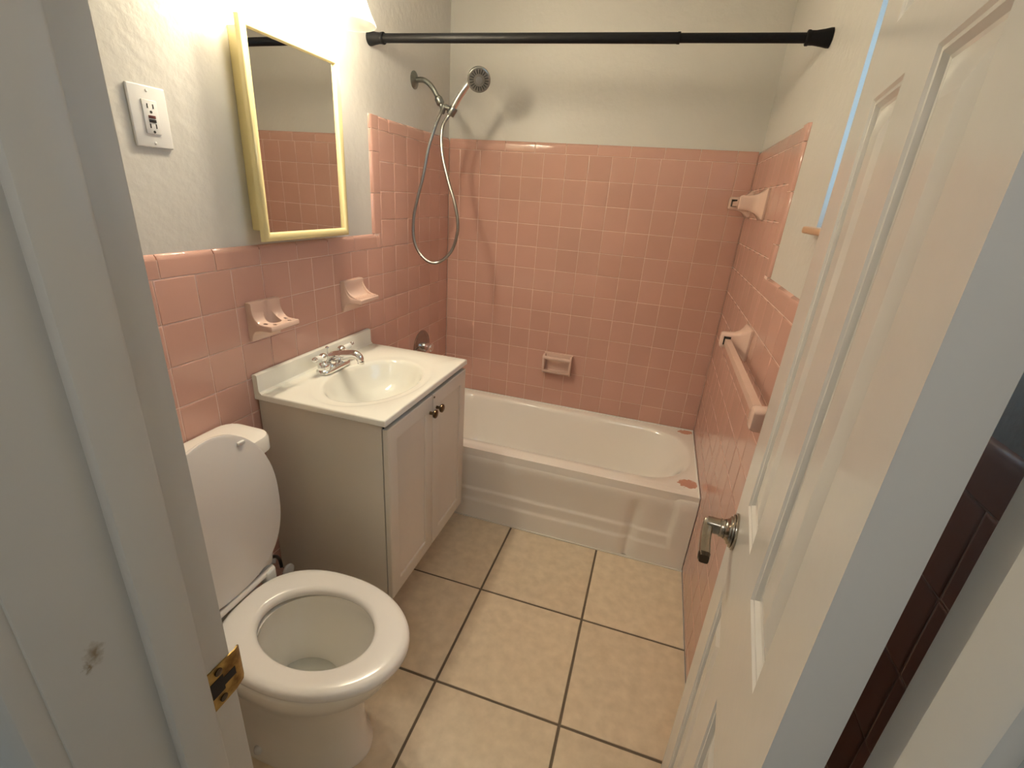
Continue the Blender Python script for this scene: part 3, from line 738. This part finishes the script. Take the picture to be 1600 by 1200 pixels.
# tank
def rbx(x0, x1, hy, z, r, seg=5): return [((x0+x1)/2+a, TY+b, z) for a, b in rrect((x1-x0)/2, hy, r, seg)]
rings = [rbx(0.025, 0.140, 0.180, 0.385, 0.03), rbx(0.017, 0.148, 0.190, 0.395, 0.035), rbx(0.008, 0.153, 0.205, 0.52, 0.035), rbx(0.006, 0.155, 0.212, 0.776, 0.035)]
V, F = loft(rings); pyd('tank', V, F, 'porcelain', toi)
rings = [rbx(0.004, 0.163, 0.220, 0.776, 0.04), rbx(0.002, 0.168, 0.226, 0.780, 0.045), rbx(0.002, 0.168, 0.226, 0.814, 0.045), rbx(0.006, 0.164, 0.222, 0.823, 0.043), rbx(0.020, 0.150, 0.206, 0.827, 0.036)]
V, F = loft(rings); pyd('tank_lid', V, F, 'porcelain', toi)
for s in (-1, 1): lathe('bolt_cap', [(0.013, 0), (0.0125, 0.010), (0.008, 0.016), (0.002, 0.018)], (0.30, TY+s*0.108, 0.022), (0, 0, 1), 'white_plastic', toi, 16)

# water supply stop beside the vanity
sv = thing('supply_valve', (0.0, -1.455, 0.235), 'small water supply valve on the tile between toilet and vanity', 'valve')
lathe('escutcheon', [(0.032, 0.0), (0.030, 0.004), (0.018, 0.012), (0.010, 0.014)], (0.0005, -1.455, 0.235), (1, 0, 0), 'white_plastic', sv, 24)
tube('stub', [(0.01, -1.455, 0.235), (0.075, -1.455, 0.235)], 0.008, 'chrome', sv, 12)
lathe('valve_handle', [(0.010, 0.0), (0.022, 0.003), (0.024, 0.008), (0.022, 0.013), (0.008, 0.016)], (0.075, -1.455, 0.235), (1, 0, 0), 'white_plastic', sv, 20)
tube('supply_line', catmull([(0.055, -1.455, 0.24), (0.055, -1.46, 0.28), (0.075, -1.50, 0.33), (0.085, -1.565, 0.36), (0.085, -1.58, 0.39)], 6), 0.0055, 'black_plastic', sv, 10)

# ================================================================== MEDICINE CABINET WITH MIRROR
MY0, MY1, MZ0, MZ1 = -1.354, -0.966, 1.320, 1.852
mc = thing('medicine_cabinet', (0.0, (MY0+MY1)/2, MZ0), 'mirrored medicine cabinet with pale yellow frame above the vanity', 'cabinet')
box('body', -TT+0.0005, 0.040, MY0+0.027, MY1-0.012, MZ0+0.026, MZ1-0.016, 'frame_yellow', mc, 0.002)
def mirror_frame():
    V = []; F = []
    def ring(ins, x):
        b = len(V); V.extend([(x, MY0+ins, MZ0+ins), (x, MY1-ins, MZ0+ins), (x, MY1-ins, MZ1-ins), (x, MY0+ins, MZ1-ins)]); return b
    rs = [ring(0.003, 0.041), ring(0.0, 0.043), ring(0.0, 0.054), ring(0.0025, 0.0585), ring(0.007, 0.061), ring(0.014, 0.061), ring(0.0195, 0.0585), ring(0.0225, 0.054), ring(0.024, 0.050), ring(0.024, 0.041)]
    for a, b in zip(rs, rs[1:]+rs[:1]):
        for k in range(4): F.append((a+k, a+(k+1) % 4, b+(k+1) % 4, b+k))
    return pyd('frame', V, F, 'frame_yellow', mc, math.radians(50))
mirror_frame()
box('mirror', 0.0405, 0.0495, MY0+0.024, MY1-0.024, MZ0+0.024, MZ1-0.024, 'mirror', mc)

# ================================================================== VANITY LIGHT
lt = thing('vanity_light', (0.0, -1.17, 1.98), 'three-light vanity fixture with glass bell shades above the medicine cabinet', 'light')
box('back_plate', -TT+0.0005, 0.022, -1.42, -0.92, 2.045, 2.125, 'nickel', lt, 0.010, 3)
for y in (-1.367, -1.208, -1.049):
    x = 0.155
    tube('arm', catmull([(0.02, y, 2.085), (0.06, y, 2.10), (0.11, y, 2.11), (x, y, 2.095), (x, y, 2.07)], 5), 0.008, 'nickel', lt, 12)
    sk = lathe('socket', [(0.012, 0.0), (0.022, -0.004), (0.024, -0.03), (0.021, -0.04)], (x, y, 2.078), (0, 0, 1), 'nickel', lt, 24)
    prof = [(0.027, 2.052), (0.031, 2.035), (0.038, 2.012), (0.047, 1.985), (0.056, 1.960), (0.065, 1.938), (0.074, 1.921), (0.0765, 1.916), (0.0765, 1.9135), (0.0735, 1.916), (0.063, 1.937), (0.054, 1.960), (0.045, 1.985), (0.036, 2.012), (0.029, 2.035), (0.025, 2.052)]
    V = []; F = []; lathe_into(V, F, prof, (x, y, 0), (0, 0, 1), 40, False); pyd('glass_shade', V, F, 'shade_glass', lt)
    lathe('bulb', [(0.012, 2.040), (0.013, 2.020), (0.020, 2.002), (0.0275, 1.985), (0.030, 1.968), (0.0275, 1.952), (0.019, 1.942), (0.006, 1.938)], (x, y, 0), (0, 0, 1), 'bulb' if y > -1.3 else 'bulb_dim', lt, 20)

# ================================================================== OUTLET
ot = thing('outlet', (0.0, -1.576, 1.534), 'white electrical outlet with test buttons on the plaster beside the mirror', 'outlet')
xw = -TT+0.0004
bm = bmesh.new(); bbox(bm, xw, xw+0.0065, -1.6185, -1.5325, 1.534, 1.656, 0.0028, 3); from_bm('cover_plate', bm, 'white_plastic', ot)
rc = box('receptacle', xw+0.005, xw+0.0095, -1.5925, -1.5585, 1.5615, 1.6285, 'white_plastic', ot, 0.0015, 2)
xs_ = xw+0.0093
for zc_ in (1.6165, 1.5775):
    for dy in (-0.0065, 0.0065): box('slot', xs_, xs_+0.0006, -1.5755+dy-0.0013, -1.5755+dy+0.0013, zc_-0.0045, zc_+0.0045, 'gap_shade', rc)
    lathe('ground_hole', [(0.0028, 0), (0.0028, 0.0006)], (xs_, -1.5755, zc_-0.0115), (1, 0, 0), 'gap_shade', rc, 14)
box('test_button', xs_, xs_+0.0016, -1.5835, -1.5675, 1.5925, 1.5985, 'red_plastic', rc, 0.0006)
box('reset_button', xs_, xs_+0.0016, -1.5835, -1.5675, 1.5845, 1.5905, 'black_plastic', rc, 0.0006)
for z in (1.6465, 1.5435): lathe('screw', [(0.0032, 0), (0.003, 0.001), (0.0015, 0.0016)], (xw+0.0062, -1.5755, z), (1, 0, 0), 'white_plastic', ot, 12)

# ================================================================== CERAMIC WALL FITTINGS
def shelf_profile(depth):
    """side outline (out, up) of a ceramic wall shelf, base 0..0.116 high"""
    P = [(0.0003, 0.0), (0.010, 0.001), (0.012, 0.010), (0.016, 0.022), (0.024, 0.031), (0.038, 0.036), (depth-0.004, 0.038), (depth, 0.042), (depth, 0.052), (depth-0.003, 0.0555)]
    for k in range(8):
        a = PI/2*k/7; P.append((0.054-0.034*math.sin(a), 0.0555+0.045*(1-math.cos(a))))
    return P+[(0.0205, 0.110), (0.0185, 0.1145), (0.014, 0.116), (0.0003, 0.116)]
def wall_shelf(name, y0, y1, z0, depth, parent):
    V = []; F = []; prism_into(V, F, shelf_profile(depth), (0, 0, z0), (1, 0, 0), (0, 0, 1), (0, 1, 0), y0, y1)
    me = bpy.data.meshes.new(name); me.from_pydata([tuple(v) for v in V], [], F); me.update()
    bm = bmesh.new(); bm.from_mesh(me); bmesh.ops.recalc_face_normals(bm, faces=bm.faces)
    ends = [e for e in bm.edges if len({round(v.co.y, 5) for v in e.verts}) == 1 and min(v.co.x for v in e.verts) > 0.009]
    bmesh.ops.bevel(bm, geom=ends, offset=0.0025, segments=2, profile=0.5, affect='EDGES', clamp_overlap=True)
    return bm
def cut(bm, cutters, name, m, parent):
    me = bpy.data.meshes.new(name); bm.to_mesh(me); bm.free()
    o = bpy.data.objects.new('tmp', me); COL.objects.link(o); tmp = [o]
    for (V, F) in cutters:
        cm = bpy.data.meshes.new('c'); cm.from_pydata([tuple(v) for v in V], [], F); cm.update()
        b = bmesh.new(); b.from_mesh(cm); bmesh.ops.recalc_face_normals(b, faces=b.faces); b.to_mesh(cm); b.free()
        c = bpy.data.objects.new('tmpc', cm); COL.objects.link(c); tmp.append(c)
        md = o.modifiers.new('b', 'BOOLEAN'); md.object = c; md.operation = 'DIFFERENCE'; md.solver = 'EXACT'
    dg = bpy.context.evaluated_depsgraph_get(); dg.update()
    new = bpy.data.meshes.new_from_object(o.evaluated_get(dg)); new.name = name
    for t_ in tmp: bpy.data.objects.remove(t_)
    new.materials.clear()
    return finish(name, new, m, parent, math.radians(40))
# toothbrush and tumbler holder
bm = wall_shelf('toothbrush_holder', -1.400, -1.285, 1.033, 0.086, None)
cy = -1.3425; cz = 1.033+0.055; C = []
V = []; F = []; lathe_into(V, F, [(0.023, -0.030), (0.0235, 0.06)], (0.040, cy, cz), (0, 0, 1), 28); C.append((V, F))
for (x, dy) in ((0.050, -0.041), (0.073, -0.030), (0.050, 0.041), (0.073, 0.030)):
    V = []; F = []; lathe_into(V, F, [(0.0062, -0.06), (0.0062, 0.06)], (x, cy+dy, cz), (0, 0, 1), 16); C.append((V, F))
tag(cut(bm, C, 'toothbrush_holder', 'ceramic', None), 'peach ceramic toothbrush and tumbler holder on the pink tile, nearest the outlet', 'toothbrush holder')
# soap shelf
bm = wall_shelf('soap_dish', -0.958, -0.838, 1.033, 0.088, None)
for k in range(7): bbox(bm, 0.042, 0.082, -0.9365+0.0145*k-0.0022, -0.9365+0.0145*k+0.0022, 1.0875, 1.0905, 0.001)
for y in (-0.9530, -0.8430):
    V = []; F = []; P = [(0.016, 0.050)]
    for k in range(8):
        a = PI/2*k/7; P.append((0.078-0.058*math.sin(a), 0.0565+0.052*(1-math.cos(a))))
    P.append((0.014, 0.108)); prism_into(V, F, P, (0, 0, 1.033), (1, 0, 0), (0, 0, 1), (0, 1, 0), y-0.0035, y+0.0035)
    me = bpy.data.meshes.new('t'); me.from_pydata([tuple(v) for v in V], [], F); bm.from_mesh(me)
tag(from_bm('soap_dish', bm, 'ceramic'), 'peach ceramic soap shelf with ribbed tray on the tile over the faucet', 'soap dish')
# soap dish with grab bar on the back wall
sd = thing('soap_dish', (0.680, 0.0, 0.575), 'pink ceramic soap dish with grab bar on the wall above the tub', 'soap dish')
sx0, sx1, sz0, sz1 = 0.600, 0.760, 0.574, 0.697
bm = bmesh.new(); bbox(bm, sx0, sx1, -0.008, -0.0004, sz0, sz1, 0.003)
pr_ = [(0.002, 0.118), (0.030, 0.118), (0.050, 0.110), (0.055, 0.100), (0.052, 0.060), (0.050, 0.030), (0.038, 0.010), (0.002, 0.002)]
for a, b in ((sx0, sx0+0.012), (sx1-0.012, sx1)):
    V = []; F = []; prism_into(V, F, pr_, (0, 0, sz0), (0, -1, 0), (0, 0, 1), (1, 0, 0), a, b)
    me = bpy.data.meshes.new('t'); me.from_pydata([tuple(v) for v in V], [], F); b2 = bmesh.new(); b2.from_mesh(me); bmesh.ops.recalc_face_normals(b2, faces=b2.faces)
    bmesh.ops.bevel(b2, geom=list(b2.edges), offset=0.003, segments=2, profile=0.5, affect='EDGES', clamp_overlap=True); b2.to_mesh(me); b2.free(); bm.from_mesh(me)
from_bm('body', bm, 'ceramic', sd)
V = []; F = []; prism_into(V, F, [(0.004, 0.018), (0.038, 0.014), (0.050, 0.022), (0.052, 0.034), (0.047, 0.034), (0.042, 0.027), (0.030, 0.024), (0.004, 0.028)], (0, 0, sz0), (0, -1, 0), (0, 0, 1), (1, 0, 0), sx0+0.008, sx1-0.008); pyd('tray', V, F, 'ceramic', sd)
tube('grab_bar', [(sx0+0.006, -0.047, sz0+0.103), (sx1-0.006, -0.047, sz0+0.103)], 0.0095, 'ceramic', sd, 16)
# towel bars on the right wall
def post(t, y, z, socket):
    rings = []
    for d, hh_, r in ((0.0004, 0.054, 0.006), (0.007, 0.054, 0.006), (0.010, 0.0515, 0.007), (0.018, 0.042, 0.009), (0.030, 0.034, 0.010), (0.045, 0.0285, 0.010), (0.062, 0.0265, 0.010), (0.080, 0.026, 0.010), (0.086, 0.0235, 0.010), (0.088, 0.019, 0.009)):
        hw = hh_*(1.0 if d < 0.02 else 0.8)
        rings.append([(W-d, y+a, z+b) for a, b in rrect(hw, hh_, r, 3)])
    V, F = loft(rings); p = pyd('post', V, F, 'ceramic', t)
    box('socket', W-0.079, W-0.051, y+socket*0.0195, y+socket*0.0217, z-0.013, z+0.016, 'gap_shade', p)
    return p
def towel_bar(y0, y1, z, label):
    t = thing('towel_bar', (W, (y0+y1)/2, z), label, 'towel bar', 'pink ceramic towel bars on the right wall')
    post(t, y0, z, -1); post(t, y1, z, 1)
    tube('bar', [(W-0.065, y0-0.006, z-0.002), (W-0.065, y1+0.006, z-0.002)], 0.0095, 'ceramic', t, 4, [(1, 1), (-1, 1), (-1, -1), (1, -1)], (0, 0, 1))
towel_bar(-0.757, -1.432, 1.083, 'long pink ceramic towel bar on the low right wall tile')
towel_bar(-0.085, -0.430, 1.522, 'short pink ceramic towel bar high on the right wall inside the tub')

# ================================================================== SHOWER
sh = thing('hand_shower', (0.0, -0.355, 1.916), 'hand shower with grey arm and looped metal hose on the left wall', 'shower')
lathe('flange', [(0.034, 0.0), (0.034, 0.003), (0.026, 0.008), (0.014, 0.012), (0.011, 0.013)], (-TT+0.0004, -0.355, 1.916), (1, 0, 0), 'dull_metal', sh, 32)
tube('arm', catmull([(-0.004, -0.355, 1.916), (0.03, -0.355, 1.917), (0.054, -0.355, 1.908), (0.076, -0.355, 1.890), (0.096, -0.355, 1.864), (0.104, -0.355, 1.853)], 6), 0.0105, 'dull_metal', sh, 14)
ax = Vector((0.5, 0, -0.86)).normalized()
lathe('connector', [(0.0125, 0.0), (0.0135, 0.004), (0.0165, 0.008), (0.017, 0.030), (0.0145, 0.034), (0.0105, 0.036), (0.0105, 0.060)], (0.101, -0.355, 1.857), ax, 'dull_metal', sh, 20)
br = tube('bracket', [(0.124, -0.357, 1.815), (0.142, -0.357, 1.818), (0.168, -0.357, 1.808)], [0.011, 0.012, 0.011], 'dull_metal', sh, 12)
hax = Vector((0.253-0.160, 0.0, 1.915-1.782)).normalized()
lathe('cradle', [(0.0165, -0.014), (0.0175, -0.010), (0.0175, 0.016), (0.0160, 0.020)], Vector((0.170, -0.360, 1.800)), hax, 'dull_metal', br, 20)
lathe('hose_nut', [(0.0085, 0.0), (0.0115, 0.004), (0.0115, 0.030), (0.009, 0.036)], (0.137, -0.360, 1.826), Vector((-0.35, 0, -0.94)), 'dull_metal', br, 16)
hs_ = tube('handset', catmull([(0.163, -0.362, 1.789), (0.178, -0.362, 1.814), (0.205, -0.362, 1.856), (0.232, -0.362, 1.890), (0.256, -0.360, 1.917)], 5), [0.0110+0.003*math.sin(PI*k/20) for k in range(21)], 'chrome', sh, 16)
hn = Vector((0.36, -0.78, -0.42)).normalized(); hc = Vector((0.290, -0.362, 1.918))
lathe('shower_head', [(0.012, -0.046), (0.028, -0.040), (0.041, -0.028), (0.0465, -0.012), (0.0475, 0.0), (0.0465, 0.005), (0.043, 0.007)], hc, hn, 'head_grey', hs_, 36)
fp = lathe('spray_face', [(0.0425, 0.0), (0.0425, 0.0082)], hc, hn, 'head_grey', hs_, 36)
u, v, _ = frame_from(hn)
bm = bmesh.new()
for k in range(20):
    a = 2*PI*k/20; d = u*math.cos(a)+v*math.sin(a); w = hn.cross(d)
    Mx = Matrix((d, w, hn)).transposed().to_4x4(); Mx.translation = hc+d*0.031+hn*0.0083
    bbox(bm, -0.0085, 0.0085, -0.0022, 0.0022, -0.0005, 0.0012, 0.0006, 1, Mx)
o = from_bm('nozzle_slot', bm, 'black_plastic', hs_); o['kind'] = 'stuff'
lathe('centre_disc', [(0.014, 0), (0.014, 0.002), (0.009, 0.003)], hc+hn*0.008, hn, 'nozzle_grey', hs_, 20)
HP = [(0.126, -0.36, 1.806), (0.107, -0.386, 1.74), (0.081, -0.402, 1.645), (0.066, -0.415, 1.548), (0.042, -0.426, 1.447), (0.027, -0.435, 1.365), (0.030, -0.441, 1.275), (0.06, -0.446, 1.214), (0.112, -0.449, 1.178), (0.158, -0.432, 1.183), (0.213, -0.431, 1.235), (0.238, -0.429, 1.307), (0.238, -0.425, 1.368), (0.218, -0.42, 1.446), (0.186, -0.413, 1.522), (0.155, -0.404, 1.61), (0.140, -0.394, 1.679), (0.139, -0.381, 1.741), (0.153, -0.364, 1.778), (0.163, -0.362, 1.790)]
tube('hose', catmull(HP, 6), 0.0068, 'hose_metal', sh, 10)
# tub valve
vv = thing('tub_valve', (0.0, -0.315, 0.72), 'round brown-chrome tub valve trim on the left wall behind the vanity', 'valve')
lathe('escutcheon', [(0.085, 0.0), (0.085, 0.003), (0.080, 0.008), (0.060, 0.013), (0.03, 0.016)], (0.0005, -0.315, 0.718), (1, 0, 0), 'valve_metal', vv, 40)
lathe('valve_stem', [(0.024, 0.0), (0.022, 0.045), (0.018, 0.050)], (0.014, -0.315, 0.718), (1, 0, 0), 'chrome', vv, 24)
tube('valve_lever', [(0.052, -0.315, 0.718), (0.058, -0.355, 0.712), (0.060, -0.395, 0.706)], [0.010, 0.008, 0.006], 'chrome', vv, 12)

# ================================================================== CURTAIN ROD
rd = thing('curtain_rod', (W/2, -0.72, 1.958), 'black tension curtain rod spanning the tub from wall to wall', 'curtain rod')
A_ = Vector((-TT+0.0005, -0.686, 1.977)); B_ = Vector((W+TT-0.0005, -0.752, 1.944)); dv = (B_-A_).normalized(); Ln = (B_-A_).length
tube('outer_tube', [A_+dv*0.03, A_+dv*1.075], 0.0145, 'rod_black', rd, 24)
tube('inner_tube', [A_+dv*1.07, B_-dv*0.03], 0.0125, 'rod_black', rd, 24)
cap = [(0.0235, 0.0), (0.0235, 0.006), (0.0205, 0.020), (0.0175, 0.040), (0.0175, 0.052), (0.0190, 0.054), (0.0190, 0.060), (0.0165, 0.062)]
lathe('end_cap', cap, A_, dv, 'rod_black', rd, 28); lathe('end_cap', cap, B_, -dv, 'rod_black', rd, 28)
lathe('collar', [(0.0155, 0), (0.0155, 0.008)], A_+dv*1.068, dv, 'rod_black', rd, 24)
